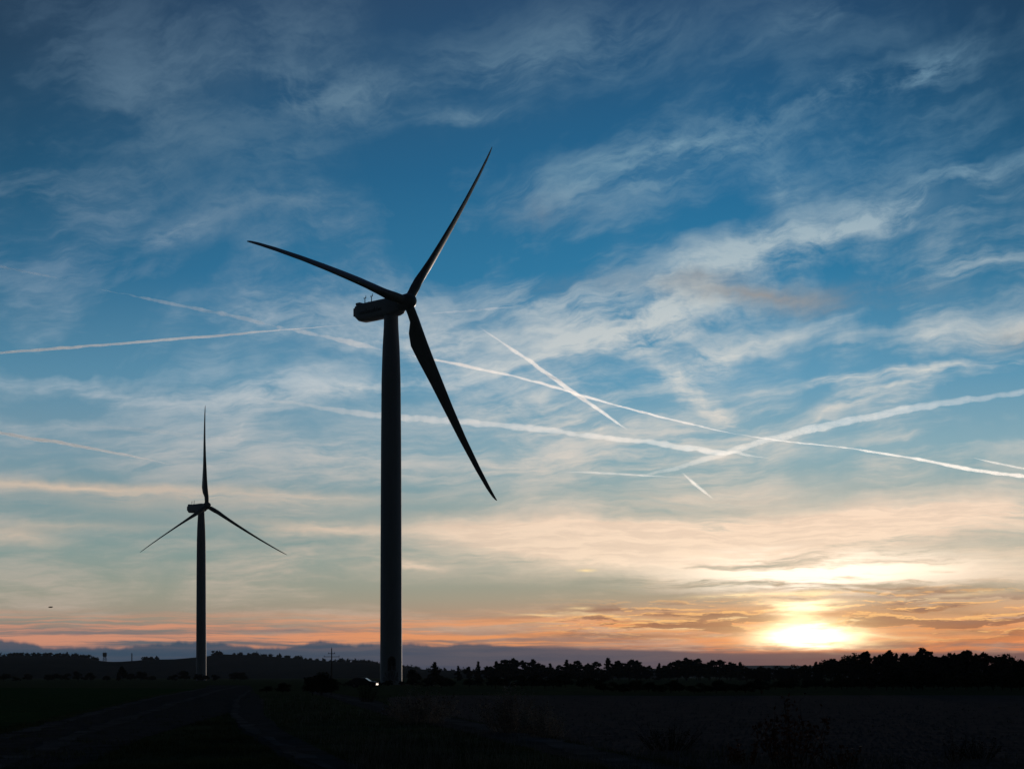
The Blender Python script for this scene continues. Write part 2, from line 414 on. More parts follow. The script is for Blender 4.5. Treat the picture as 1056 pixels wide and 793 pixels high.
M = dict(
    grass=material('grass_ground', (.105, .120, .052), (.055, .066, .034), .35, .95, .05, detail=12),
    field=material('green_crop_field', (.055, .110, .035), (.035, .062, .024), .8, .95, .04, detail=10, stretch=(.25, 1, 1)),
    plough=material('ploughed_soil', (.17, .142, .122), (.105, .088, .075), 1.6, .95, .10, detail=12, stretch=(.35, 1, 1)),
    dirt=material('dirt_and_gravel', (.115, .105, .098), (.06, .058, .046), 1.2, .95, .03, detail=12),
    rut=material('worn_gravel', (.17, .158, .145), (.07, .066, .056), .5, .95, .02, detail=12),
    hill=material('hill_fields', (.062, .056, .050), (.028, .030, .022), .0035, .95, 0, detail=7, stretch=(1, .35, 4)),
    farhill=material('far_hill', (.06, .055, .05), (.05, .045, .04), .001, .95),
    wood=material('hill_woodland', (.030, .036, .020), (.014, .018, .010), .05, .95),
    white=material('weathered_white_paint', (.40, .43, .50), (.34, .37, .44), .35, .6, 0, stretch=(1, 1, .2), spec=.12),
    blade=material('blade_gelcoat', (.26, .27, .28), (.22, .23, .24), .2, .45),
    grey=material('grey_metal', (.16, .16, .17), (.10, .10, .11), 2, .5, 0, .4),
    dark=material('dark_paint', (.03, .032, .04), (.02, .022, .028), 4, .5),
    spray=material('spray_paint', (.022, .026, .05), (.015, .016, .03), 3, .5),
    concrete=material('concrete', (.26, .25, .24), (.18, .175, .17), 1.5, .9, .01),
    needle=material('pine_needles', (.040, .052, .026), (.016, .022, .012), 1.1, .9, rand=.35),
    leaf=material('shrub_leaves', (.055, .060, .030), (.024, .028, .016), 2.0, .85, rand=.3),
    dryleaf=material('dry_autumn_leaves', (.20, .09, .05), (.10, .06, .04), 5.0, .8, rand=.2),
    bark=material('bark', (.060, .045, .035), (.03, .024, .02), 3, .95, .02),
    blades=material('grass_blades', (.16, .18, .08), (.045, .055, .026), .25, .9),
    straw=material('dry_weed_stalks', (.42, .40, .37), (.12, .11, .10), 1.5, .9),
    carpaint=material('dark_car_paint', (.02, .022, .028), (.018, .02, .026), 2, .35, spec=.3),
    glass=material('car_glass', (.02, .022, .025), (.018, .02, .022), 1, .12, spec=.4),
    tyre=material('tyre_rubber', (.02, .02, .02), (.015, .015, .015), 8, .9),
    chrome=material('bright_metal', (.16, .16, .17), (.12, .12, .12), 4, .55, 0, .6),
    pole=material('weathered_pole', (.12, .10, .09), (.07, .06, .05), 3, .9),
    feather=material('dark_feathers', (.03, .03, .032), (.02, .02, .02), 20, .9),
)

# ------------------------------------------------------------------ ground and hills
def height_noise(x, y):
    return (np.sin(x * .031 + 1.3) * np.cos(y * .023) + .5 * np.sin(x * .083 + y * .061))

def sheet(name, poly_px, z, mat, sub=24):
    """flat ground patch whose outline is given by ground points"""
    pts = [ground(*p) for p in poly_px]
    bm = bmesh.new()
    bm.faces.new([bm.verts.new((x, y, z)) for x, y in pts])
    bmesh.ops.recalc_face_normals(bm, faces=bm.faces)
    for f in bm.faces:
        if f.normal.z < 0: f.normal_flip()
    me = bpy.data.meshes.new(name); bm.to_mesh(me); bm.free(); me.materials.append(mat)
    o = bpy.data.objects.new(name, me); COL.objects.link(o)
    return tag(o, kind='structure')

gr = mesh_obj('ground', [(-9000, -2500, 0), (9000, -2500, 0), (9000, 12500, 0), (-9000, 12500, 0)], [(0, 1, 2, 3)], M['grass'])
tag(gr, kind='structure')
hz = bpy.data.materials.new('evening_haze'); hz.use_nodes = True; hz.node_tree.nodes.clear()
ho = hz.node_tree.nodes.new('ShaderNodeOutputMaterial'); hv = hz.node_tree.nodes.new('ShaderNodeVolumePrincipled')
hv.inputs['Color'].default_value = (.60, .78, 1.0, 1); hv.inputs['Density'].default_value = 3.0e-5; hv.inputs['Anisotropy'].default_value = 0.0
hz.node_tree.links.new(hv.outputs[0], ho.inputs['Volume'])
HB = MB(); HB.box((0, 5000, 69), (18200, 15200, 142)); tag(HB.build('haze', hz), kind='stuff')

def wobble(pts, amp, n=6):
    """subdivide an outline given in photo points and make it ragged"""
    out = []
    for (a, b) in zip(pts, pts[1:] + pts[:1]):
        for k in range(n):
            t = k / n
            x = a[0] + (b[0] - a[0]) * t; y = a[1] + (b[1] - a[1]) * t
            if k: x += rng.normal() * amp * 2; y += rng.normal() * amp * .10 * max(.15, (y - 700) / 40)
            out.append((x, y))
    return out

PLOUGH = [(432, 716.8), (560, 716.6), (700, 717.2), (900, 716.6), (1120, 716.8), (1300, 740), (1500, 815), (980, 830), (760, 802), (640, 776), (560, 758), (470, 739), (405, 727), (400, 719)]
FIELD = [(-60, 708.6), (90, 709.2), (165, 709.4), (205, 710.2), (165, 715), (85, 733), (-60, 766), (-200, 790), (-200, 712)]
TRACK = [(215, 706.2), (258, 706.4), (262, 712), (262, 722), (240, 734), (150, 760), (60, 800), (-60, 830), (-200, 830), (-60, 775), (85, 736), (170, 716.5), (208, 711)]
TRACK2 = [(262, 712), (252, 722), (238, 734), (246, 752), (300, 786), (360, 815), (430, 815), (345, 780), (290, 752), (272, 736), (272, 722)]
PATH = [(330, 712.5), (385, 721), (404, 728), (470, 740), (560, 760), (640, 778), (760, 804), (720, 812), (600, 786), (530, 768), (460, 750), (395, 737), (350, 722), (318, 714)]
sheet('ploughed_field', wobble(PLOUGH, .6), .004, M['plough'])
sheet('crop_field', wobble(FIELD, .5), .004, M['field'])
sheet('dirt_track', wobble(TRACK, .6), .008, M['dirt'])
sheet('dirt_track', wobble(TRACK2, .6), .012, M['dirt'])
sheet('gravel_path', wobble(PATH, .6), .008, M['dirt'])
def ribbon(name, line, w, z, mat):
    pts = []
    for (a, b) in zip(line, line[1:]):
        for k in range(8): t = k / 8; pts.append((a[0] + (b[0] - a[0]) * t, a[1] + (b[1] - a[1]) * t))
    G = [Vector(ground(*p)) for p in pts]; V = []
    for i, p in enumerate(G):
        t = (G[min(i + 1, len(G) - 1)] - G[max(i - 1, 0)]).normalized(); n = Vector((-t.y, t.x))
        for s_ in (-1, 1): q = p + n * s_ * w * rng.uniform(.35, 1.5); V.append((q.x, q.y, z))
    o = mesh_obj(name, V, [(2 * i, 2 * i + 1, 2 * i + 3, 2 * i + 2) for i in range(len(G) - 1)], mat)
    return tag(o, kind='structure')
ribbon('wheel_rut', [(-60, 775), (0, 761), (60, 745), (110, 732), (165, 718), (212, 709.5), (240, 706.6)], .35, .016, M['rut'])
ribbon('wheel_rut', [(-60, 812), (0, 788), (60, 765), (110, 748), (180, 725), (228, 711), (250, 706.8)], .35, .020, M['rut'])
ribbon('wheel_rut', [(258, 711), (244, 722), (242, 736), (262, 754), (310, 780), (370, 806)], .22, .024, M['rut'])
ribbon('wheel_rut', [(335, 714.5), (400, 730), (480, 745.5), (560, 763), (640, 783), (720, 806)], .45, .014, M['rut'])

def hill(name, prof, D0, D1, D2, mat, x0, x1, step, rough=1.0):
    """ridge: heights from the profile (photo px -> height at distance D1), falling to both sides"""
    xs = np.arange(x0, x1 + step, step); pxs, pys = zip(*prof)
    ds = list(np.linspace(D0, D1, 12)) + list(np.linspace(D1, D2, 5))[1:]
    V = []; n = len(ds)
    for x in xs:
        h = np.interp(x, pxs, [zat(p, D1) for p in pys])
        for d in ds:
            t = (d - D0) / (D1 - D0) if d <= D1 else 1 - (d - D1) / (D2 - D1)
            t = t * t * (3 - 2 * t)
            X = at(x, d)
            z = h * t + rough * height_noise(X * .12, d * .12) * t * (1 - t) * 12 - 1.5 * (1 - t)
            V.append((X, d, z))
    Fc = np.array([(i * n + j, (i + 1) * n + j, (i + 1) * n + j + 1, i * n + j + 1) for i in range(len(xs) - 1) for j in range(n - 1)])
    o = mesh_obj(name, V, Fc, mat, None, True)
    return tag(o, kind='structure')

RIDGE = [(-500, 682), (-200, 678), (-60, 677), (0, 676.5), (20, 675.5), (60, 676), (92, 678), (104, 681.6), (120, 682.3), (140, 681), (150, 680), (180, 679.6), (212, 677), (224, 674.5), (262, 675.6), (300, 678.5), (340, 682),
         (380, 683.2), (395, 684.5), (414, 688), (430, 690), (470, 692), (520, 693), (620, 694.5), (700, 699)]
hill('hills', RIDGE, 1500, 2500, 3600, M['hill'], -500, 700, 8)
FAR = [(-300, 692), (400, 692), (520, 691), (600, 690.5), (640, 690), (700, 688.6), (750, 686.2), (800, 685.8), (850, 686.5), (900, 688), (1000, 690), (1300, 691)]
hill('far_hills', FAR, 6500, 8500, 11000, M['farhill'], -300, 1300, 20, 0)

# ------------------------------------------------------------------ foliage machinery
def leaf_quads(C, size, jitter=.35, g=rng):
    C = np.asarray(C, float); n = len(C)
    a = g.normal(size=(n, 3)); a /= np.linalg.norm(a, axis=1)[:, None]
    b = g.normal(size=(n, 3)); b -= a * (a * b).sum(1)[:, None]; b /= np.linalg.norm(b, axis=1)[:, None]
    s = size * (1 + jitter * g.normal(size=n)).clip(.4, 2)
    a *= s[:, None]; b *= (s * .55)[:, None]
    V = np.stack([C - a, C - b * .9, C + a, C + b * .9], 1).reshape(-1, 3)
    return V, np.arange(4 * n).reshape(-1, 4)

def tree_proto(kind, h, seed, dens=1.0):
    """returns (trunk MB, leaf centres, leaf size)"""
    g = np.random.default_rng(seed); mb = MB(); C = []
    lean = g.normal(size=2) * .025 * h
    def axis(z): return Vector((lean[0] * (z / h) ** 1.5 + .06 * math.sin(z * .9 + seed), lean[1] * (z / h) ** 1.5 + .06 * math.cos(z * .7 + seed), z))
    zs = np.linspace(0, h * .97, 9)
    mb.tube([axis(z) - Vector((0, 0, .15 if i == 0 else 0)) for i, z in enumerate(zs)], [h * .018 * (1 - .88 * z / h) + .01 for z in zs], 7)
    if kind == 'pine':          # broad, clumpy crown on a part-bare trunk
        top = 1.0; z0 = .16
        nb = int(h * 4.6)
        for i in range(nb):
            t = z0 + (top - z0) * (i + .5) / nb
            env = (math.sin(min(1, .25 + (t - z0) / .45) * math.pi / 2) * (1 - max(0, (t - .62) / .42) ** 1.6))
            L = h * .25 * max(.10, env) * g.uniform(.45, 1.35)
            w = g.uniform(0, 2 * math.pi); up = g.uniform(.05, .45)
            p0 = axis(t * h); p1 = p0 + Vector((math.cos(w) * L, math.sin(w) * L, up * L))
            pm = p0.lerp(p1, .5) + Vector((0, 0, -.06 * L))
            mb.tube([p0, pm, p1], [h * .006, h * .004, .01], 4, False)
            k = int(34 * dens * (.5 + L / (h * .2)))
            cc = p0.lerp(p1, g.uniform(.6, .95))
            C += list(np.array(cc) + g.normal(size=(k, 3)) * np.array([.30, .30, .15]) * max(.5, L * .60))
            C += [np.array(p0.lerp(p1, q)) + g.normal(size=3) * .14 for q in g.uniform(.3, 1.05, int(8 * dens))]
    elif kind == 'spruce':      # ragged pointed conifer, drooping sides
        nb = int(h * 4.6)
        for i in range(nb):
            t = .04 + .96 * (i + .5) / nb
            L = h * .24 * (1.04 - t) ** .85 * g.uniform(.5, 1.3)
            w = g.uniform(0, 2 * math.pi)
            p0 = axis(t * h); p1 = p0 + Vector((math.cos(w) * L, math.sin(w) * L, g.uniform(-.30, .12) * L))
            mb.tube([p0, p1], [h * .004, .01], 4, False)
            k = int(30 * dens * (.4 + L / (h * .15)))
            q = g.uniform(.15, 1.05, k)[:, None]
            C += list(np.array(p0) * (1 - q) + np.array(p1) * q + g.normal(size=(k, 3)) * np.array([.10, .10, .10]) * (.7 + L * .7))
        for q in np.linspace(0, .14, 12): C.append(np.array(axis(h * (1.0 - q))) + g.normal(size=3) * .08)
    else:                       # broadleaf: several big limbs, domed but uneven
        nb = int(10 + h)
        for i in range(nb):
            w = g.uniform(0, 2 * math.pi); t = g.uniform(.18, .70); el = g.uniform(.25, 1.3)
            L = h * g.uniform(.18, .40)
            p0 = axis(t * h); p1 = p0 + Vector((math.cos(w) * math.cos(el) * L * 1.1, math.sin(w) * math.cos(el) * L * 1.1, math.sin(el) * L))
            mb.tube([p0, p0.lerp(p1, .5) + Vector((0, 0, .04 * L)), p1], [h * .009, h * .006, .012], 4, False)
            k = int(62 * dens)
            C += list(np.array(p1) + g.normal(size=(k, 3)).clip(-1.7, 1.7) * np.array([.085, .085, .075]) * h)
    C = [c for c in C if c[2] > .06 * h]
    return mb, C

PROTO = {}
def plant(name, kind, variant, loc, h, rz, label, cat, group, leafmat='needle', dens=1.0, leaf=.046, h0=9.0, wide=1.0):
    key = (kind, variant, leafmat, name)
    if key not in PROTO:
        mb, C = tree_proto(kind, h0, 100 + variant * 7 + len(kind), dens)
        root = empty(name, loc)
        mb.build('trunk', M['bark'], root, True)
        V, Fc = leaf_quads(C, leaf * h0, .35)
        mesh_obj('crown', V, Fc, M[leafmat], root)
        PROTO[key] = root
    else:
        src = PROTO[key]
        root = src.copy(); COL.objects.link(root)
        for ch in src.children:
            c = ch.copy(); COL.objects.link(c); c.parent = root
        for k in list(root.keys()): del root[k]
    s = h / h0
    root.location = loc; root.rotation_euler = (0, 0, rz); root.scale = (s * wide, s * wide, s)
    return tag(root, label, cat, group)

# ------------------------------------------------------------------ the two wind turbines
def airfoil(n=14):
    top = []; bot = []
    for i in range(n + 1):
        x = .5 - .5 * math.cos(math.pi * i / n)
        t = 5 * .2969 * math.sqrt(x) - 5 * .126 * x - 5 * .3516 * x * x + 5 * .2843 * x ** 3 - 5 * .1015 * x ** 4
        top.append((x, t)); bot.append((x, -t * .6))
    return top + bot[-2:0:-1]
AF = airfoil()

def blade_mesh():
    """root at r=1.2; +Z is the span, +Y the leading edge side, +X upwind"""
    st = [(1.2, 1.9, 1.0, 0, 0), (2.4, 1.9, 1.0, 0, 0), (4.0, 2.35, .62, 22, .25), (6.0, 3.15, .36, 20, .9), (8.5, 3.50, .27, 16, 1), (12, 3.15, .23, 12, 1), (17, 2.60, .20, 8, 1), (23, 2.05, .18, 5, 1),
          (30, 1.55, .16, 2.5, 1), (37, 1.15, .15, 1, 1), (41.5, .88, .14, 0, 1), (43.6, .62, .13, -.5, 1), (44.5, .36, .12, -.5, 1), (44.84, .12, .12, 0, 1)]
    rings = []
    for r, c, t, tw, b in st:
        ring = []
        lead = .95 - .30 * min(1, max(0, (r - 2.4) / 8)) - .25 * max(0, (r - 10) / 35) + 1.5 * max(0, (r - 22) / 23) ** 2    # leading edge position
        for k, (x, y) in enumerate(AF):
            w = math.pi * k / (len(AF) / 2)
            af = (lead - x * c, y * c * t * 2.0)
            circ = (math.cos(w) * .95, math.sin(w) * .95)
            Y = af[0] * b + circ[0] * (1 - b); X = af[1] * b + circ[1] * (1 - b)
            a = R(tw); ring.append((X * math.cos(a) - Y * math.sin(a), Y * math.cos(a) + X * math.sin(a), r))
        rings.append(ring)
    mb = MB(); mb.loft(rings); return mb

def turbine(loc, yaw, th, label, full, pitch):
    root = empty('wind_turbine', loc, -yaw)
    tag(root, label, 'wind turbine', 'wind turbines on the plain')
    hub_z, over, tilt, cone = 78.11, 4.781, .073, 2.868
    # tower
    tw = MB(); prof = [(0, 2.27), (15, 2.23), (30, 2.18), (50, 2.10), (63, 1.98), (69.5, 1.78), (74, 1.52), (76.4, 1.47)]
    zz = np.concatenate([np.linspace(0, 60, 13), np.linspace(62, 76.4, 12)])
    rr = np.interp(zz, [p[0] for p in prof], [p[1] for p in prof])
    tw.loft([[(r * math.cos(2 * math.pi * k / 48), r * math.sin(2 * math.pi * k / 48), z) for k in range(48)] for z, r in zip(zz, rr)])
    tower = tw.build('tower', M['white'], root, True)
    for z in (13.5, 37.0, 60.0):
        fl = MB(); r = float(np.interp(z, zz, rr)) + .03
        fl.loft([[(r * math.cos(2 * math.pi * k / 48), r * math.sin(2 * math.pi * k / 48), z + q) for k in range(48)] for q in (-.06, .06)])
        fl.build('flange', M['white'], tower, True)
    fd = MB(); fd.loft([[(3.4 * math.cos(2 * math.pi * k / 32), 3.4 * math.sin(2 * math.pi * k / 32), z) for k in range(32)] for z in (-.3, .06)])
    fd.build('foundation', M['concrete'], root)
    cam_dir = math.atan2(-loc[1], -loc[0]) + yaw            # local angle that faces the camera
    def on_tower(u, z, off):                                # u metres to the right as seen from the camera
        r = float(np.interp(z, zz, rr)) + off; a = cam_dir + u / r
        return (r * math.cos(a), r * math.sin(a), z)
    if full:
        def patch_on(name, outline, off, mat, par):         # a thin curved plate hugging the tower
            mb = MB(); f_ = [on_tower(u, z, off) for u, z in outline]; b_ = [on_tower(u, z, -.05) for u, z in outline]
            n = len(f_); mb.add(f_ + b_, [tuple(range(n)), tuple(range(2 * n - 1, n - 1, -1))] + [(k, k + n, (k + 1) % n + n, (k + 1) % n) for k in range(n)])
            return mb.build(name, mat, par)
        def arch(cx_, z0, w, h, n=10):
            return [(cx_ - w / 2, z0), (cx_ + w / 2, z0)] + [(cx_ + w / 2 * math.cos(math.pi * k / n), z0 + h - w / 2 + w / 2 * math.sin(math.pi * k / n)) for k in range(n + 1)]
        fr = patch_on('door_frame', arch(.15, 2.9, 1.65, 3.0), .05, M['grey'], tower)
        dr = patch_on('door', arch(.15, 3.0, 1.35, 2.75), .09, M['dark'], tower)
        for k in range(4): patch_on('louvre', [(-.15, 3.5 + k * .4), (.45, 3.5 + k * .4), (.45, 3.62 + k * .4), (-.15, 3.62 + k * .4)], .12, M['grey'], dr)
        # stairs up to the door
        sb = MB(); ca, sa = math.cos(cam_dir), math.sin(cam_dir); rotm = Matrix.Rotation(cam_dir, 3, 'Z')
        def loc_(f, u, z): return (ca * f - sa * u, sa * f + ca * u, z)
        sb.box(loc_(2.95, .15, 2.78), (1.3, 1.5, .08), rotm)
        for k in range(12): sb.box(loc_(3.75 + k * .24, .15, 2.60 - k * .22), (.26, 1.0, .04), rotm)
        sb.build('stairs', M['grey'], root)
        rb = MB()
        for u in (-.38, .68):
            rb.tube([loc_(2.4, u, 3.8), loc_(3.6, u, 3.8), loc_(6.4, u, 1.2)], [.03] * 3, 6)
            for f, z0, z1 in ((2.5, 2.75, 3.8), (3.55, 2.75, 3.8), (4.9, 1.5, 2.6), (6.3, .2, 1.3)): rb.tube([loc_(f, u, z0), loc_(f, u, z1)], [.025] * 2, 6)
        rb.build('railing', M['grey'], root)
        # sprayed tag round the foot of the tower: loops and strokes, no letters
        g = np.random.default_rng(5); gb = MB()
        for k in range(13):
            u = -1.7 + k * .28; z = 1.25 + .35 * math.sin(k * 1.9); hh = g.uniform(.35, .8)
            pts = [(u + .14 * math.cos(w) + .05 * g.normal(), z + hh * .5 * math.sin(w)) for w in np.linspace(g.uniform(0, 3), g.uniform(4.2, 7), 9)]
            gb.tube([on_tower(a, max(.3, b), .004) for a, b in pts], [.045] * 9, 4)
        for k in range(5):
            u = -1.3 + k * .6
            gb.tube([on_tower(u + .2 * q, 2.1 + .5 * math.sin(q * 3 + k), .004) for q in np.linspace(0, 2, 7)], [.04] * 7, 4)
        gb.build('graffiti', M['spray'], tower)
    # nacelle: level box with rounded belly, running back from the yaw bearing
    hb = hub_z - .15
    sec = [(-9.95, .55, .72), (-9.7, .80, .86), (-8.6, .98, .98), (-6.0, 1, 1), (0, 1, 1), (1.6, .97, .97), (2.7, .80, .86), (3.15, .62, .70)]
    nb = MB(); rings = []
    for x, sy, sz in sec:
        ring = []; W2, T, B = 1.68 * sy, 1.72 * sz, (1.95 if x > -9 else 1.25) * sz
        for k in range(28):
            w = 2 * math.pi * k / 28; c, s_ = math.cos(w), math.sin(w)
            e = .38
            y = W2 * math.copysign(abs(c) ** e, c); z = (T if s_ > 0 else B) * math.copysign(abs(s_) ** e, s_)
            ring.append((x, y, hb + z + .15))
        rings.append(ring)
    nb.loft(rings); nac = nb.build('nacelle', M['white'], root, True)
    yb = MB(); yb.loft([[(1.5 * math.cos(2 * math.pi * k / 32), 1.5 * math.sin(2 * math.pi * k / 32), z) for k in range(32)] for z in (76.2, 76.9)])
    yb.build('yaw_bearing', M['grey'], root)
    cb = MB(); cb.box((-10.05, 0, hb + .3), (.5, 2.3, 1.7)); cb.build('vent_box', M['grey'], nac, bevel=.06)
    sp = MB(); sp.box((-9.0, 0, hb + 1.95), (1.3, 2.2, .5)); sp.build('roof_hatch', M['white'], nac, bevel=.08)
    for x, y, h_ in ((-7.9, 0, 1.35), (-5.9, 0, 1.45)):
        ws = MB(); ws.tube([(x, y, hb + 1.8), (x, y, hb + 1.8 + h_)], [.10, .08], 6); ws.box((x, y, hb + 1.8 + h_), (.7, .12, .14)); ws.tube([(x + .25, y, hb + 1.8 + h_), (x + .30, y, hb + 2.3 + h_)], [.08, .06], 6)
        ws.build('wind_sensor', M['dark'], nac)
    lb = MB(); lb.tube([(-6.8, .1, hb + 1.8), (-6.8, .1, hb + 2.25)], [.20, .16], 10); lb.build('warning_light', M['grey'], nac)
    if full:                                                # row of dark marks on the flank, too small to read
        g = np.random.default_rng(3); tb = MB(); x = -7.6
        for k in range(18):
            hgt = 1.0 if k in (5, 12, 14) else .6
            tb.box((x, -1.685, hb - .65 + hgt / 2), (.17, .03, hgt)); 
            if k % 2: tb.box((x + .13, -1.685, hb - .65 + g.choice([.08, .3, .55])), (.16, .03, .10))
            x += .37
        tb.build('marking', M['spray'], nac)
    # hub, spinner, blades (the shaft is tilted up a little)
    ax = Vector((math.cos(tilt), 0, math.sin(tilt))); side = Vector((0, -1, 0)); up = side.cross(ax).normalized()
    hub = Vector((0, 0, hub_z)) + ax * over
    def ring_at(s, r): return [tuple(hub + ax * s + (side * math.cos(2 * math.pi * k / 28) + up * math.sin(2 * math.pi * k / 28)) * r) for k in range(28)]
    hm = MB(); hm.loft([ring_at(s, r) for s, r in ((-1.75, 1.25), (-1.5, 1.50), (-.6, 1.66), (.5, 1.64), (1.2, 1.42), (1.75, 1.02), (2.05, .55), (2.15, .12))])
    hubo = hm.build('rotor_hub', M['blade'], root, True)
    bm_ = blade_mesh(); me = None
    for k in range(3):
        a = th + k * 2 * math.pi / 3
        d = -up * math.cos(a) + side * math.sin(a)
        t = -(up * math.sin(a) + side * math.cos(a))
        d2 = (d * 44.84 + ax * cone).normalized()
        p = R(pitch)
        c = t * math.cos(p) + ax * math.sin(p); c = (c - d2 * c.dot(d2)).normalized()
        n_ = c.cross(d2)
        if me is None:
            o = bm_.build('blade', M['blade'], root, True); me = o.data
        else:
            o = bpy.data.objects.new('blade', me); COL.objects.link(o); o.parent = root
        mat = Matrix((n_, c, d2)).transposed().to_4x4(); mat.translation = hub
        o.matrix_local = mat
    return root

T1 = (at(403.3, 341.1), 341.1, 0); T2 = (at(207.5, 745.5), 745.5, 0)
turbine(T1, .731, -.428, 'tall white wind turbine in front, with dark door and graffiti at its foot', True, 30.0)
turbine(T2, .824, 1.012, 'smaller wind turbine farther off at left, one blade pointing straight up', False, 87.0)

# ------------------------------------------------------------------ masts, pole, car, bird
def power_pole(px, top, base_d):
    root = empty('power_pole', (at(px, base_d), base_d, 0)); h = zat(top, base_d)
    tag(root, 'thin power pole with two cross-arms between the two turbines', 'power pole')
    mb = MB(); mb.tube([(0, 0, -.3), (0, 0, h)], [.24, .15], 8); mb.build('pole', M['pole'], root)
    for z, L in ((h - 2.6, 5.0), (h - 1.6, 2.2)):
        cb_ = MB(); cb_.box((0, 0, z), (L, .16, .16)); arm = cb_.build('cross_arm', M['pole'], root)
        for sx in (-1, 1):
            ib = MB(); ib.tube([(sx * (L / 2 - .15), 0, z + .08), (sx * (L / 2 - .15), 0, z + .45)], [.09, .06], 6); ib.build('insulator', M['grey'], arm)
    ib = MB(); ib.tube([(0, 0, h), (0, 0, h + .4)], [.09, .06], 6); ib.build('insulator', M['grey'], root)
power_pole(342, 668.5, 520)

def lattice_tower(px, top, bot, d):
    z0 = zat(bot, d) - 3; z1 = zat(top, d); h = z1 - z0
    root = empty('water_tower', (at(px, d), d, z0))
    tag(root, 'small tower with a wide boxy head on the left hilltop', 'tower')
    lb = MB()
    for sx in (-1, 1):
        for sy in (-1, 1): lb.tube([(sx * 2.6, sy * 2.6, 0), (sx * 1.7, sy * 1.7, h * .62)], [.28, .24], 6)
    for k in range(4):
        z = h * .62 * (k + .5) / 4
        for sy in (-1, 1): lb.tube([(-2.2, sy * 2.2, z - 1.6), (2.2, sy * 2.2, z + 1.6)], [.14] * 2, 5); lb.tube([(2.2, sy * 2.2, z - 1.6), (-2.2, sy * 2.2, z + 1.6)], [.14] * 2, 5)
    lb.build('legs', M['pole'], root)
    hb_ = MB(); hb_.loft([[(r * math.cos(2 * math.pi * k / 16), r * math.sin(2 * math.pi * k / 16), z) for k in range(16)] for z, r in ((h * .60, 2.0), (h * .68, 3.0), (h * .92, 3.1), (h * .96, 2.4))])
    hb_.build('tank', M['concrete'], root)
    for x, q in ((-1.6, 1.05), (1.5, 1.08)):
        an = MB(); an.tube([(x, 0, h * .95), (x, 0, h * q)], [.12] * 2, 5); an.build('antenna', M['grey'], root)
lattice_tower(108, 672.2, 682, 2450)

def mast(px, top, bot, d):
    z0 = zat(bot, d) - 4; h = zat(top, d) - z0
    root = empty('chimney_mast', (at(px, d), d, z0)); tag(root, 'short plain mast standing on the hill crest left of the smaller turbine', 'mast')
    mb = MB(); mb.tube([(0, 0, 0), (0, 0, h)], [.85, .7], 10); mb.build('shaft', M['concrete'], root)
    cb_ = MB(); cb_.tube([(0, 0, h), (0, 0, h + .5)], [.95, .95], 10); cb_.build('cap', M['grey'], root)
mast(136, 673.6, 681, 2480)

def car(loc, rz):
    root = empty('parked_car', loc, rz); tag(root, 'dark parked car with a bright glint at the foot of the big turbine', 'car')
    prof = [(-2.15, .35), (-2.2, .75), (-2.1, .95), (-1.9, 1.02), (-1.45, 1.42), (-.6, 1.50), (.35, 1.46), (1.05, 1.0), (1.95, .86), (2.2, .70), (2.22, .35)]
    def prism(name, prof, w0, w1, mat, par, bev=.05):
        mb = MB(); n = len(prof); rings = []
        for y, s in ((-w0, 1), (w0, 1)):
            rings.append([(x, y * (w1 if z > 1.03 else 1), z) for x, z in prof])
        mb.loft(rings); return mb.build(name, mat, par, True, bev)
    body = prism('body', prof, .86, .80, M['carpaint'], root, .06)
    for s in (-1, 1):
        gm = MB(); gm.add([(-1.45, s * .845, 1.03), (.80, s * .845, 1.03), (.28, s * .705, 1.40), (-1.25, s * .705, 1.38)], [(0, 1, 2, 3)]); gm.build('side_window', M['glass'], root)
        hm_ = MB(); hm_.tube([(2.02, s * .62, .70), (2.16, s * .62, .70), (2.21, s * .62, .70), (2.24, s * .62, .70)], [.17, .16, .12, .03], 16); hm_.build('headlight', M['chrome'], root, True)
        tm = MB(); tm.box((-2.14, s * .66, .84), (.12, .26, .16)); tm.build('tail_light', M['dark'], root, bevel=.03)
        mm = MB(); mm.box((.72, s * .98, 1.04), (.16, .16, .12)); mm.build('mirror', M['carpaint'], root, bevel=.03)
        for x in (-1.35, 1.38):
            wm = MB(); wm.tube([(x, s * .66, .32), (x, s * .88, .32)], [.32] * 2, 20); wh = wm.build('wheel', M['tyre'], root)
            rm = MB(); rm.tube([(x, s * .86, .32), (x, s * .895, .32)], [.2] * 2, 14); rm.build('rim', M['grey'], wh)
    wm = MB(); wm.add([(1.08, -.74, 1.03), (1.08, .74, 1.03), (.40, .62, 1.47), (.40, -.62, 1.47)], [(0, 1, 2, 3)]); wm.build('windscreen', M['glass'], root)
    wm = MB(); wm.add([(-1.92, -.72, 1.06), (-1.92, .72, 1.06), (-1.50, .62, 1.42), (-1.50, -.62, 1.42)], [(0, 3, 2, 1)]); wm.build('rear_window', M['glass'], root)
    for s in (-1, 1):
        rk = MB(); rk.tube([(-1.3, s * .6, 1.50), (-.6, s * .6, 1.58), (.2, s * .6, 1.53)], [.025] * 3, 6)
        rk.build('roof_rail', M['chrome'], root)
car((at(375, 262), 262, 0), R(-8))

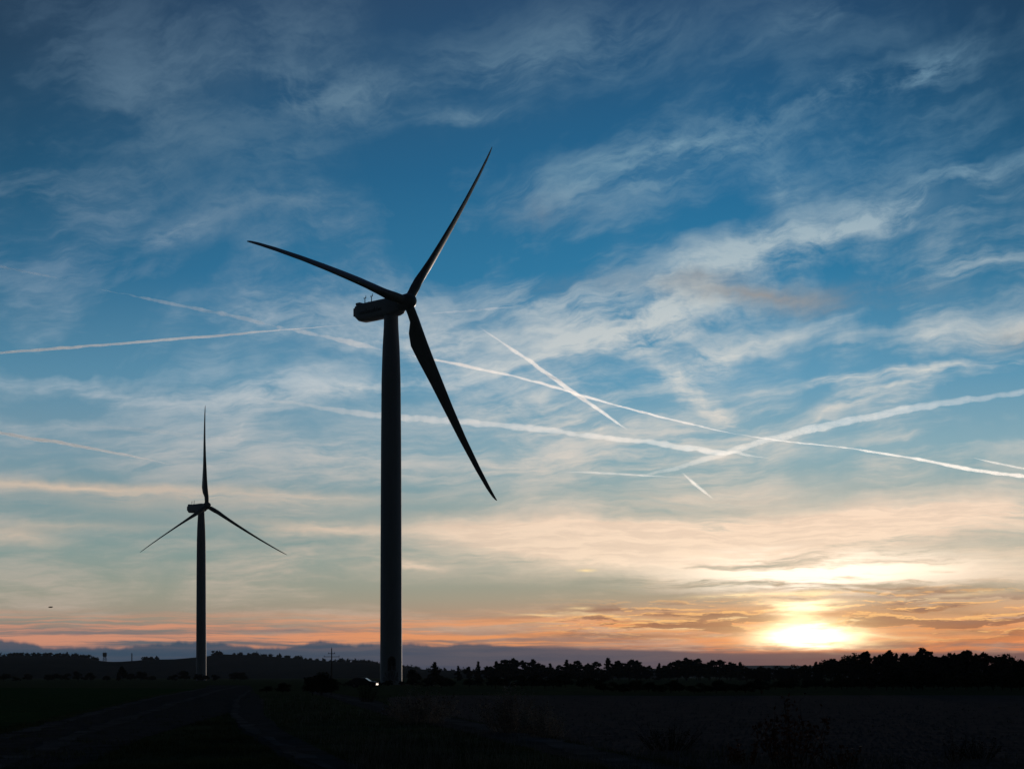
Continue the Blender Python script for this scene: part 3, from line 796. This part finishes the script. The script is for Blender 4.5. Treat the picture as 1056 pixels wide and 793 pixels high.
bd = MB()
bd.tube([(-.16, 0, 0), (-.06, 0, .01), (.06, 0, .01), (.15, 0, .03), (.19, 0, .02)], [.012, .045, .045, .028, .006], 8)
birdr = empty('bird', (at(52, 120), 120, zat(626, 120)), R(20)); tag(birdr, 'tiny dark bird gliding in the clear sky above the left hills', 'bird')
bd.build('body', M['feather'], birdr, True)
for s in (-1, 1):
    wb = MB(); top = [(.07, s * .03, .02), (.08, s * .16, .06), (.02, s * .30, .04), (-.03, s * .17, .055), (-.05, s * .03, .02)]
    wb.add(top + [(x, y, z - .008) for x, y, z in top], [(0, 1, 2, 3, 4), (9, 8, 7, 6, 5)] + [(k, k + 5, (k + 1) % 5 + 5, (k + 1) % 5) for k in range(5)]); wb.build('wing', M['feather'], birdr)

# ------------------------------------------------------------------ woodland on the hills (far off, reads as one mass)
def woodland(name, spans, d, hmin, hmax, step, mat=M['wood']):
    C = []; pxs, pys = zip(*RIDGE); g = np.random.default_rng(11)
    for x0, x1, dens in spans:
        n = int((x1 - x0) / step * dens)
        for x in g.uniform(x0, x1, n):
            dd = d + g.uniform(-120, 20)
            tt = min(1, (dd - 1500) / 1000); zr = np.interp(x, pxs, [zat(p, 2500) for p in pys]) * tt * tt * (3 - 2 * tt) - 1.0
            h = g.uniform(hmin, hmax); k = 34
            c = g.normal(size=(k, 3)) * np.array([h * .34, h * .34, h * .26]) + np.array([at(x, dd), dd, zr + h * .45])
            C += list(c)
    V, Fc = leaf_quads(C, 1.7, .4)
    return tag(mesh_obj(name, V, Fc, mat), kind='stuff')
woodland('hill_woodland', [(-60, 100, 1.0), (146, 166, .8), (214, 345, .4), (345, 432, .8), (219, 227, 1.5), (440, 540, .4)], 2490, 2.5, 5.8, 1.4)

# ------------------------------------------------------------------ the row of pines right of the big turbine
g = np.random.default_rng(21)
ROW = [  # px, top, distance, kind, wide, label or None
    (449, 683.0, 420, 'spruce', 1.25, 'lone dark tree with ragged top just right of the big turbine'),
    (472, 686.5, 640, 'spruce', .8, 'small narrow conifer at the left end of the pine row'),
    (484, 687.5, 660, 'pine', .8, None),
    (493, 682.0, 700, 'spruce', .75, 'thin conifer with a bent tip near the left end of the pine row'),
    (502, 687.0, 700, 'pine', .8, None), (512, 682.0, 700, 'spruce', .9, None), (521, 680.5, 720, 'pine', 1.05, None), (530, 679.5, 740, 'pine', 1.0, None), (539, 681.5, 740, 'pine', .9, None),
    (549, 680.3, 740, 'pine', .95, 'rounded pine topping the left part of the row'), (559, 685.5, 760, 'pine', .9, None), (568, 684.0, 760, 'spruce', 1.0, None), (577, 686.0, 760, 'pine', .9, None),
    (585, 680.5, 760, 'spruce', .9, None), (596, 681.5, 760, 'pine', 1.0, None), (606, 684.5, 760, 'pine', .9, None), (615, 682.5, 760, 'pine', .9, None),
    (628, 678.6, 740, 'spruce', .95, 'pointed conifer rising above the middle of the pine row'), (638, 681.5, 740, 'pine', .9, None), (649, 680.6, 740, 'pine', 1.1, None), (657, 681.5, 740, 'pine', 1.0, None),
    (670, 686.5, 760, 'pine', .9, None), (680, 684.0, 760, 'spruce', .9, None), (690, 683.5, 760, 'pine', 1.0, None), (699, 681.0, 740, 'pine', 1.0, None), (708, 678.8, 720, 'pine', 1.1, None),
    (721, 679.5, 720, 'pine', 1.0, None), (732, 681.2, 720, 'pine', 1.0, None), (742, 680.8, 720, 'pine', 1.05, None), (753, 683.0, 720, 'pine', 1.0, None), (763, 683.0, 720, 'spruce', 1.1, 'last tree at the right end of the pine row, beside the gap'),
]
for i, (px, top, d, kind, wide, lab) in enumerate(ROW):
    lab = lab or ('dark rounded pine shoulder to shoulder in the row behind the fields' if kind == 'pine' else 'dark pointed conifer squeezed among the pines of the row')
    d += g.uniform(-25, 25); h = zat(top, d)
    nm = 'pine_tree' if kind == 'pine' else 'conifer_tree'
    plant(nm, kind, i % 4, (at(px, d), d, 0), h, g.uniform(0, 6.28), lab, 'tree', 'trees of the pine row', wide=wide * 1.5)

# ------------------------------------------------------------------ the wood at right, under the sun
for k in range(34):
    px = 506 + k * 7.8 + g.uniform(-3, 3); d = 780 + g.uniform(-20, 50); kind = g.choice(['pine', 'broad', 'pine'])
    nm = 'pine_tree' if kind == 'pine' else 'broadleaf_tree'
    plant(nm, kind, int(g.integers(4)), (at(px, d), d, 0), zat(686.5 + g.uniform(0, 5), d), g.uniform(0, 6.28), 'low dark tree filling the gaps behind the pine row', 'tree', 'low trees behind the pine row', wide=1.8)
TOPS = [(776, 688), (800, 687), (812, 687), (822, 686), (842, 683), (856, 678), (868, 680), (880, 676), (892, 672), (904, 677), (918, 672), (932, 672), (944, 675), (951, 669), (962, 675), (975, 674), (990, 671), (999, 671.5), (1010, 673), (1024, 675), (1034, 675), (1045, 680), (1056, 681), (1075, 678)]
tpx, tpy = zip(*TOPS)
SPEC = {842: ('spruce', 'slim conifer standing left of the wood, right under the sun'), 892: ('spruce', 'ragged conifer leaning up from the left shoulder of the wood'), 918: ('pine', 'tree with a flat open crown breaking the skyline of the wood'),
        951: ('spruce', 'tallest pointed tree of the wood at right'), 999: ('pine', 'broad domed pine near the right end of the wood'), 1034: ('spruce', 'pointed conifer close to the right edge of the picture')}
px = 770.0; i = 0; n_wood = 0
wood_pos = []
while px < 1085:
    wood_pos.append((px, g.uniform(0, 3.0), None)); px += g.uniform(4.2, 6.2)
for p_ in SPEC: wood_pos.append((p_, 0, SPEC[p_]))
for px, drop, sp_ in wood_pos:
    top = float(np.interp(px, tpx, tpy)) + (drop if sp_ is None else -.3)
    d = np.interp(px, [770, 850, 950, 1080], [560, 500, 430, 400]) + g.uniform(-40, 40) - (30 if sp_ else 0)
    kind = sp_[0] if sp_ else g.choice(['pine', 'spruce', 'broad', 'pine', 'spruce', 'pine'])
    lab = sp_[1] if sp_ else {'pine': 'dark rounded pine packed into the wood at right', 'spruce': 'dark pointed conifer packed into the wood at right', 'broad': 'dark bushy broadleaf packed into the wood at right'}[kind]
    nm = {'pine': 'pine_tree', 'spruce': 'conifer_tree', 'broad': 'broadleaf_tree'}[kind]
    h = max(2.2, zat(top, d))
    plant(nm, kind, i % 4, (at(px, d), d, 0), h, g.uniform(0, 6.28), lab, 'tree', 'trees of the wood at right', wide=1.15 if h > 5 else 1.6, leafmat='needle')
    i += 1

# ------------------------------------------------------------------ shrubs
def shrub(px, d, h, wide, lab, grp=None, leafmat='leaf', v=0, dens=1.0):
    return plant('shrub', 'broad', v, (at(px, d), d, -.05), h, g.uniform(0, 6.28), lab, 'shrub', grp, leafmat, dens=2.2, leaf=.045, h0=3.0, wide=wide)
shrub(331, 150, 2.15, 1.5, 'big rounded dark bush between the two turbines', v=1)
shrub(322, 148, 1.5, 1.3, 'lower bush on the left flank of the big rounded bush', v=2)
shrub(342, 152, 1.5, 1.4, 'lower bush on the right flank of the big rounded bush', v=3)
shrub(292, 165, 1.0, 1.7, 'low bush at the track side right of the smaller turbine', v=2)
shrub(275, 172, .85, 1.7, 'lowest bush beside the track, nearest the smaller turbine', v=0)
shrub(428, 330, 3.6, .9, 'small dark bush standing just right of the big tower foot', v=0)
for k in range(7):
    shrub(425 + k * 14 + g.uniform(-3, 3), 265 + g.uniform(-15, 15), g.uniform(1.3, 1.7), 1.7, 'low dark bush in the hedge right of the big turbine', 'hedge right of the big turbine', v=k % 4)
for k in range(10):
    shrub(514 + k * 12 + g.uniform(-3, 3), 240 + g.uniform(-12, 12), g.uniform(1.5, 2.1), 1.5, 'dark bush in the hedge below the pine row', 'hedge below the pine row', v=k % 4)
for k in range(15):
    shrub(622 + k * 11.5 + g.uniform(-3, 3), 172 + g.uniform(-10, 10), g.uniform(.9, 1.35), 1.8, 'low bush on the far edge of the ploughed field', 'low bushes on the far edge of the ploughed field', v=k % 4)
for k in range(26):
    shrub(800 + k * 11 + g.uniform(-4, 4), 218 - k * .8 + g.uniform(-12, 12), g.uniform(1.6, 2.6) * (0.6 + .4 * min(1, k / 8)), 1.6, 'dense bush along the foot of the wood at right', 'bushes along the foot of the wood', v=k % 4)
for k in range(20):
    shrub(5 + k * 13 + g.uniform(-5, 5), 620 + g.uniform(-60, 60), g.uniform(1.8, 3.6), 1.7, 'far low bush on the left side of the plain below the hills', 'far bushes on the left plain', v=k % 4)
shrub(127, 560, 5.0, .8, 'small upright far bush below the hills, left of the smaller turbine', v=3)
for k in range(9):
    shrub(350 + k * 9 + g.uniform(-3, 3), 300 + g.uniform(-22, 25), g.uniform(.8, 1.2), 1.7, 'low scrub bush around the foot of the big turbine', 'low scrub around the big turbine', v=k % 4)

# foreground plants: wiry stems with small leaves
def weed(name, px, d, h, r, stems, leaves, lsize, leafmat, label, seed, cat='shrub'):
    gg = np.random.default_rng(seed); root = empty(name, (at(px, d), d, 0)); tag(root, label, cat)
    mb = MB(); C = []
    for k in range(stems):
        w = gg.uniform(0, 6.28); q = r * math.sqrt(gg.uniform(0, 1)); hh = h * gg.uniform(.45, 1.0) * (1 - .35 * (q / r) ** 2)
        b0 = Vector((.45 * q * math.cos(w), .45 * q * math.sin(w), -.03)); tip = Vector((q * math.cos(w), q * math.sin(w), hh)) + Vector(gg.normal(size=3) * .05 * h)
        mid = b0.lerp(tip, .5) + Vector(gg.normal(size=3) * .05 * h)
        mb.tube([b0, mid, tip], [.006 + .003 * h, .005, .002], 4, False)
        for j in range(int(leaves / stems)):
            t = gg.uniform(.25, 1.0); p = b0.lerp(mid, t * 2) if t < .5 else mid.lerp(tip, t * 2 - 1)
            if j % 4 == 0:
                tw_ = p + Vector(gg.normal(size=3) * .09 * h); mb.tube([p, tw_], [.003, .0015], 3, False); p = tw_
            C.append(np.array(p) + gg.normal(size=3) * .03 * h)
    C = [c for c in C if c[2] > .04]
    mb.build('stems', M['bark'] if leafmat != 'straw' else M['straw'], root)
    V, Fc = leaf_quads(C, lsize, .3, gg); mesh_obj('leaves', V, Fc, M[leafmat], root)
weed('weed_clump', 438, 60, 1.45, 1.4, 100, 3200, .036, 'straw', 'tall wiry weed clump left of centre beside the gravel path', 1)
weed('weed_clump', 412, 68, .85, .8, 40, 900, .036, 'straw', 'smaller dry weed clump at the left side of the tall wiry one', 2)
weed('weed_clump', 528, 50, 1.45, 1.3, 120, 4200, .032, 'straw', 'broad seed-head weed clump at bottom centre', 3)
weed('weed_clump', 562, 46, .85, .7, 60, 1800, .026, 'straw', 'pale feathery weed clump on the right side of the broad central one', 4)
weed('weed_clump', 378, 110, 1.5, .9, 50, 1000, .035, 'leaf', 'dark upright weed clump in front of the parked car', 5)
weed('leafy_shrub', 818, 31, 1.42, .95, 24, 700, .046, 'dryleaf', 'thin leafy shrub with dry leaves at the lower right of the field', 6)
weed('leafy_shrub', 872, 30, .62, .5, 12, 220, .036, 'dryleaf', 'short leafy sprout right of the thin leafy shrub', 7)
weed('leafy_shrub', 770, 32, .55, .5, 14, 260, .036, 'dryleaf', 'short leafy sprout left of the thin leafy shrub', 8)
weed('weed_clump', 690, 38, .70, .9, 70, 900, .018, 'leaf', 'low dark weed clump at the bottom between the path and leafy shrub', 9)
weed('weed_clump', 1010, 34, .55, .6, 40, 420, .018, 'leaf', 'low dark weed clump near the bottom right corner', 10)
weed('weed_clump', 985, 33, .75, .25, 14, 160, .018, 'leaf', 'slender tall weed near the bottom right corner', 12)

# ------------------------------------------------------------------ grass and loose weeds (nobody could count them)
def inside(poly, x, y):
    c = np.zeros(len(x), bool); n = len(poly)
    for i in range(n):
        (x1, y1), (x2, y2) = poly[i], poly[(i + 1) % n]
        with np.errstate(divide='ignore', invalid='ignore'):
            k = ((y1 > y) != (y2 > y)) & (x < (x2 - x1) * (y - y1) / (y2 - y1) + x1)
        c ^= k
    return c

def turf(name, n, region, hmin, hmax, lean, wid, mat, blades=5, near=27, far=150, keep_out=(), prob=1.0, seed=1):
    gg = np.random.default_rng(seed)
    py = HOR + F_PX * EYE / (1 / gg.uniform(1 / far, 1 / near, n)); py = HOR + F_PX * EYE / (1 / np.clip((py - HOR) / (F_PX * EYE), 1 / far, 1 / near))
    px = gg.uniform(-40, 1100, n)
    ok = np.ones(n, bool)
    if region is not None: ok &= inside(region, px, py)
    for k in keep_out: ok &= ~(inside(k, px, py) & (gg.random(n) > .02))
    px, py = px[ok], py[ok]
    Y = F_PX * EYE / (py - HOR); X = (px - CX) / F_PX * Y
    # patchiness
    pat = .5 + .5 * np.sin(X * .9 + 2 * np.sin(Y * .31)) * np.cos(Y * .55 + np.sin(X * .7))
    k = gg.random(len(X)) < .25 + .75 * pat; X, Y, pat = X[k], Y[k], pat[k]
    m = len(X); X = np.repeat(X, blades); Y = np.repeat(Y, blades); pat = np.repeat(pat, blades); m *= blades
    X = X + gg.normal(size=m) * .06; Y = Y + gg.normal(size=m) * .06
    h = gg.uniform(hmin, hmax, m) * (.5 + .7 * pat); w = wid * (Y / 40) ** .7
    a = gg.uniform(0, 6.28, m); l = gg.normal(size=(m, 2)) * lean * h[:, None]
    B = np.stack([X, Y, np.full(m, -.01)], 1); dv = np.stack([np.cos(a) * w, np.sin(a) * w, np.zeros(m)], 1)
    T = B + np.stack([l[:, 0], l[:, 1], h], 1)
    V = np.stack([B - dv, B + dv, T], 1).reshape(-1, 3)
    return tag(mesh_obj(name, V, np.arange(3 * m).reshape(-1, 3), mat), kind='stuff')

VERGE = [(262, 712), (330, 712), (404, 722), (470, 738), (560, 757), (660, 780), (760, 806), (430, 830), (345, 782), (290, 752), (272, 736)]
turf('grass', 60000, None, .05, .16, .35, .006, M['blades'], keep_out=(PLOUGH, TRACK, TRACK2, PATH, FIELD), seed=1)
turf('field_crop', 16000, FIELD, .03, .08, .3, .006, M['blades'], seed=2)
turf('track_grass', 14000, TRACK, .04, .14, .35, .006, M['blades'], seed=3)
turf('roadside_weeds', 16000, VERGE, .15, .55, .22, .004, M['straw'], blades=3, keep_out=(PATH,), seed=4)
turf('field_edge_weeds', 9000, [(560, 762), (700, 796), (900, 812), (1100, 812), (1100, 786), (900, 785), (700, 776)], .10, .45, .3, .004, M['blades'], blades=4, near=25, seed=5)

# clods of the ploughed soil
gg = np.random.default_rng(9)
n = 14000; py = HOR + F_PX * EYE * gg.uniform(1 / 150, 1 / 27, n); px = gg.uniform(380, 1100, n); ok = inside(PLOUGH, px, py); px, py = px[ok], py[ok]
Y = F_PX * EYE / (py - HOR); Y = np.round(Y / .45) * .45 + gg.normal(size=len(Y)) * .06; X = (px - CX) / F_PX * Y; n = len(X)
s = gg.uniform(.02, .06, n) * (Y / 40) ** .5
B = np.array([(1, 0, 0), (0, 1, 0), (-1, 0, 0), (0, -1, 0), (0, 0, .7)])
Vv = (np.stack([X, Y, np.zeros(n)], 1)[:, None, :] + B[None] * s[:, None, None] * gg.uniform(.6, 1.3, (n, 5, 1))).reshape(-1, 3)
base_f = np.array([(0, 1, 4), (1, 2, 4), (2, 3, 4), (3, 0, 4)]); Ff = (base_f[None] + 5 * np.arange(n)[:, None, None]).reshape(-1, 3)
tag(mesh_obj('soil_clods', Vv, Ff, M['plough']), kind='stuff')

# ------------------------------------------------------------------ vapour trails, nine kilometres up
ALT = 9000.0
def vapour(tau, r_mean, aniso=.75):
    m = bpy.data.materials.new('ice_cloud'); m.use_nodes = True; nt = m.node_tree; nt.nodes.clear()
    o = nt.nodes.new('ShaderNodeOutputMaterial'); v = nt.nodes.new('ShaderNodeVolumeScatter')
    v.inputs['Color'].default_value = (.99, .99, .99, 1); v.inputs['Density'].default_value = tau / (2 * r_mean); v.inputs['Anisotropy'].default_value = aniso
    nt.links.new(v.outputs[0], o.inputs['Volume']); m.volume_intersection_method = 'FAST' if hasattr(m, 'volume_intersection_method') else None
    return m

def contrail(pts, hw, tau, label, puff=.25, seed=0, fade=(0.08, 0.10)):
    """pts: photo points of the trail; hw: half width in px at each point"""
    gg = np.random.default_rng(seed); P3 = []; Rr = []
    pts = np.array(pts, float); seg = np.r_[0, np.cumsum(np.hypot(*np.diff(pts, axis=0).T))]; L = seg[-1]
    ts = np.arange(0, L, 1.6)
    # smooth (Catmull-like) resampling
    xs = np.interp(ts, seg, pts[:, 0]); ys = np.interp(ts, seg, pts[:, 1]); ker = np.ones(15) / 15
    xs = np.convolve(np.pad(xs, 7, mode='reflect', reflect_type='odd'), ker, 'valid'); ys = np.convolve(np.pad(ys, 7, mode='reflect', reflect_type='odd'), ker, 'valid')
    w = np.interp(ts, seg, hw)
    puff *= .8
    def nz(scale):
        k = max(4, int(L / scale)); return np.interp(ts, np.linspace(0, L, k), gg.normal(size=k))
    w = w * (1 + puff * (nz(26) * .6 + nz(7) * .6 + nz(3) * .35)).clip(.3, 2.2)
    e0, e1 = fade; t = ts / L
    if e0: w = w * np.clip(t / e0, .06, 1) ** .7
    if e1: w = w * np.clip((1 - t) / e1, .06, 1) ** .7
    off = (nz(40) * .25 + nz(10) * .2) * w.mean()
    hd = ALT / math.tan(azel(CX, float(ys.mean()))[1])          # one distance for the whole trail, shaped so the sun lights it evenly
    for x, y, ww, o_ in zip(xs, ys, w, off):
        a, e = azel(x, y + o_); dist = hd / math.cos(e)
        P3.append((math.sin(a) * math.cos(e) * dist, math.cos(a) * math.cos(e) * dist, math.sin(e) * dist + EYE)); Rr.append(max(.1, ww) / F_PX * dist)
    mb = MB(); mb.tube(P3, Rr, 10)
    o = mb.build('contrail', vapour(tau, float(np.mean(Rr))), None, True)
    return tag(o, label, 'vapour trail', 'vapour trails across the sky')

contrail([(-60, 368), (0, 364), (120, 355), (300, 340), (372, 334)], [1.5, 1.5, 1.4, 1.3, 1.0], 0.8, 'straight crisp vapour trail running from the left edge to the big turbine', .18, 1, (0, .35))
contrail([(-40, 270), (0, 275), (45, 284), (78, 291)], [1.4, 1.5, 1.4, .9], 0.14, 'faint short vapour trail high at the left edge', .5, 2, (0, .3))
contrail([(100, 298), (170, 312), (240, 326), (330, 346), (400, 362)], [1.2, 1.6, 2.2, 2.2, 1.6], 0.22, 'faint ragged vapour trail sloping down behind the big tower from the left', .5, 3)
contrail([(415, 365), (470, 375), (530, 388), (600, 408), (690, 432), (760, 448)], [1.1, 1.4, 1.5, 1.3, 1.1, .8], 0.65, 'bright vapour trail sloping down right from behind the big rotor', .3, 4, (.1, .15))
contrail([(492, 336), (540, 368), (590, 404), (648, 444)], [1.2, 2.1, 2.2, 1.6], 0.6, 'short thick vapour trail falling steeply right of the big turbine', .28, 5, (.2, .12))
contrail([(270, 412), (330, 421), (420, 431), (560, 443), (660, 455), (735, 466), (800, 472)], [3.2, 3.0, 3.0, 3.2, 3.0, 2.6, 1.8], 0.26, 'long soft vapour trail passing behind the middle of the big tower', .3, 6, (.12, .12))
contrail([(640, 494), (690, 485), (745, 469), (810, 450), (880, 433), (960, 418), (1070, 401)], [2.6, 3.4, 3.9, 3.9, 4.2, 3.8, 2.8], 0.16, 'wide smeared vapour trail rising to the right edge', .22, 7, (.2, 0))
contrail([(745, 446), (808, 454.5), (870, 461), (930, 470), (990, 482), (1070, 494)], [.6, .8, 1.0, 1.3, 1.6, 1.7], 0.45, 'thin bright vapour trail reaching the right edge', .28, 8, (.12, 0))
contrail([(-60, 436), (0, 446.5), (60, 456), (120, 467), (184, 480)], [1.8, 1.9, 1.7, 1.5, 1.1], 1.0, 'thin crisp vapour trail at left above the smaller turbine', .2, 9, (0, .3))
contrail([(1000, 471), (1030, 478), (1070, 486)], [.9, 1.1, 1.2], 0.28, 'short thin vapour trail at the right edge, above the longer one', .25, 10, (.3, 0))
contrail([(702, 486), (716, 499), (738, 517)], [1.3, 1.4, 1.0], 0.22, 'tiny steep vapour trail above the sunset', .3, 11, (.3, .3))
contrail([(575, 486), (640, 489), (700, 492.5)], [1.0, 1.1, .8], 0.14, 'faint flat vapour trail above the sunset glow', .3, 12, (.2, .3))
contrail([(60, 437), (150, 444), (240, 452), (330, 460)], [1.8, 2.0, 1.8, 1.2], 0.08, 'faint blurred vapour trail crossing behind the upright far blade', .3, 13, (.25, .4))
contrail([(440, 324), (500, 319), (560, 314)], [1.2, 1.3, 1.0], 0.1, 'faint broken vapour trail right of the big rotor hub', .5, 14, (.2, .4))
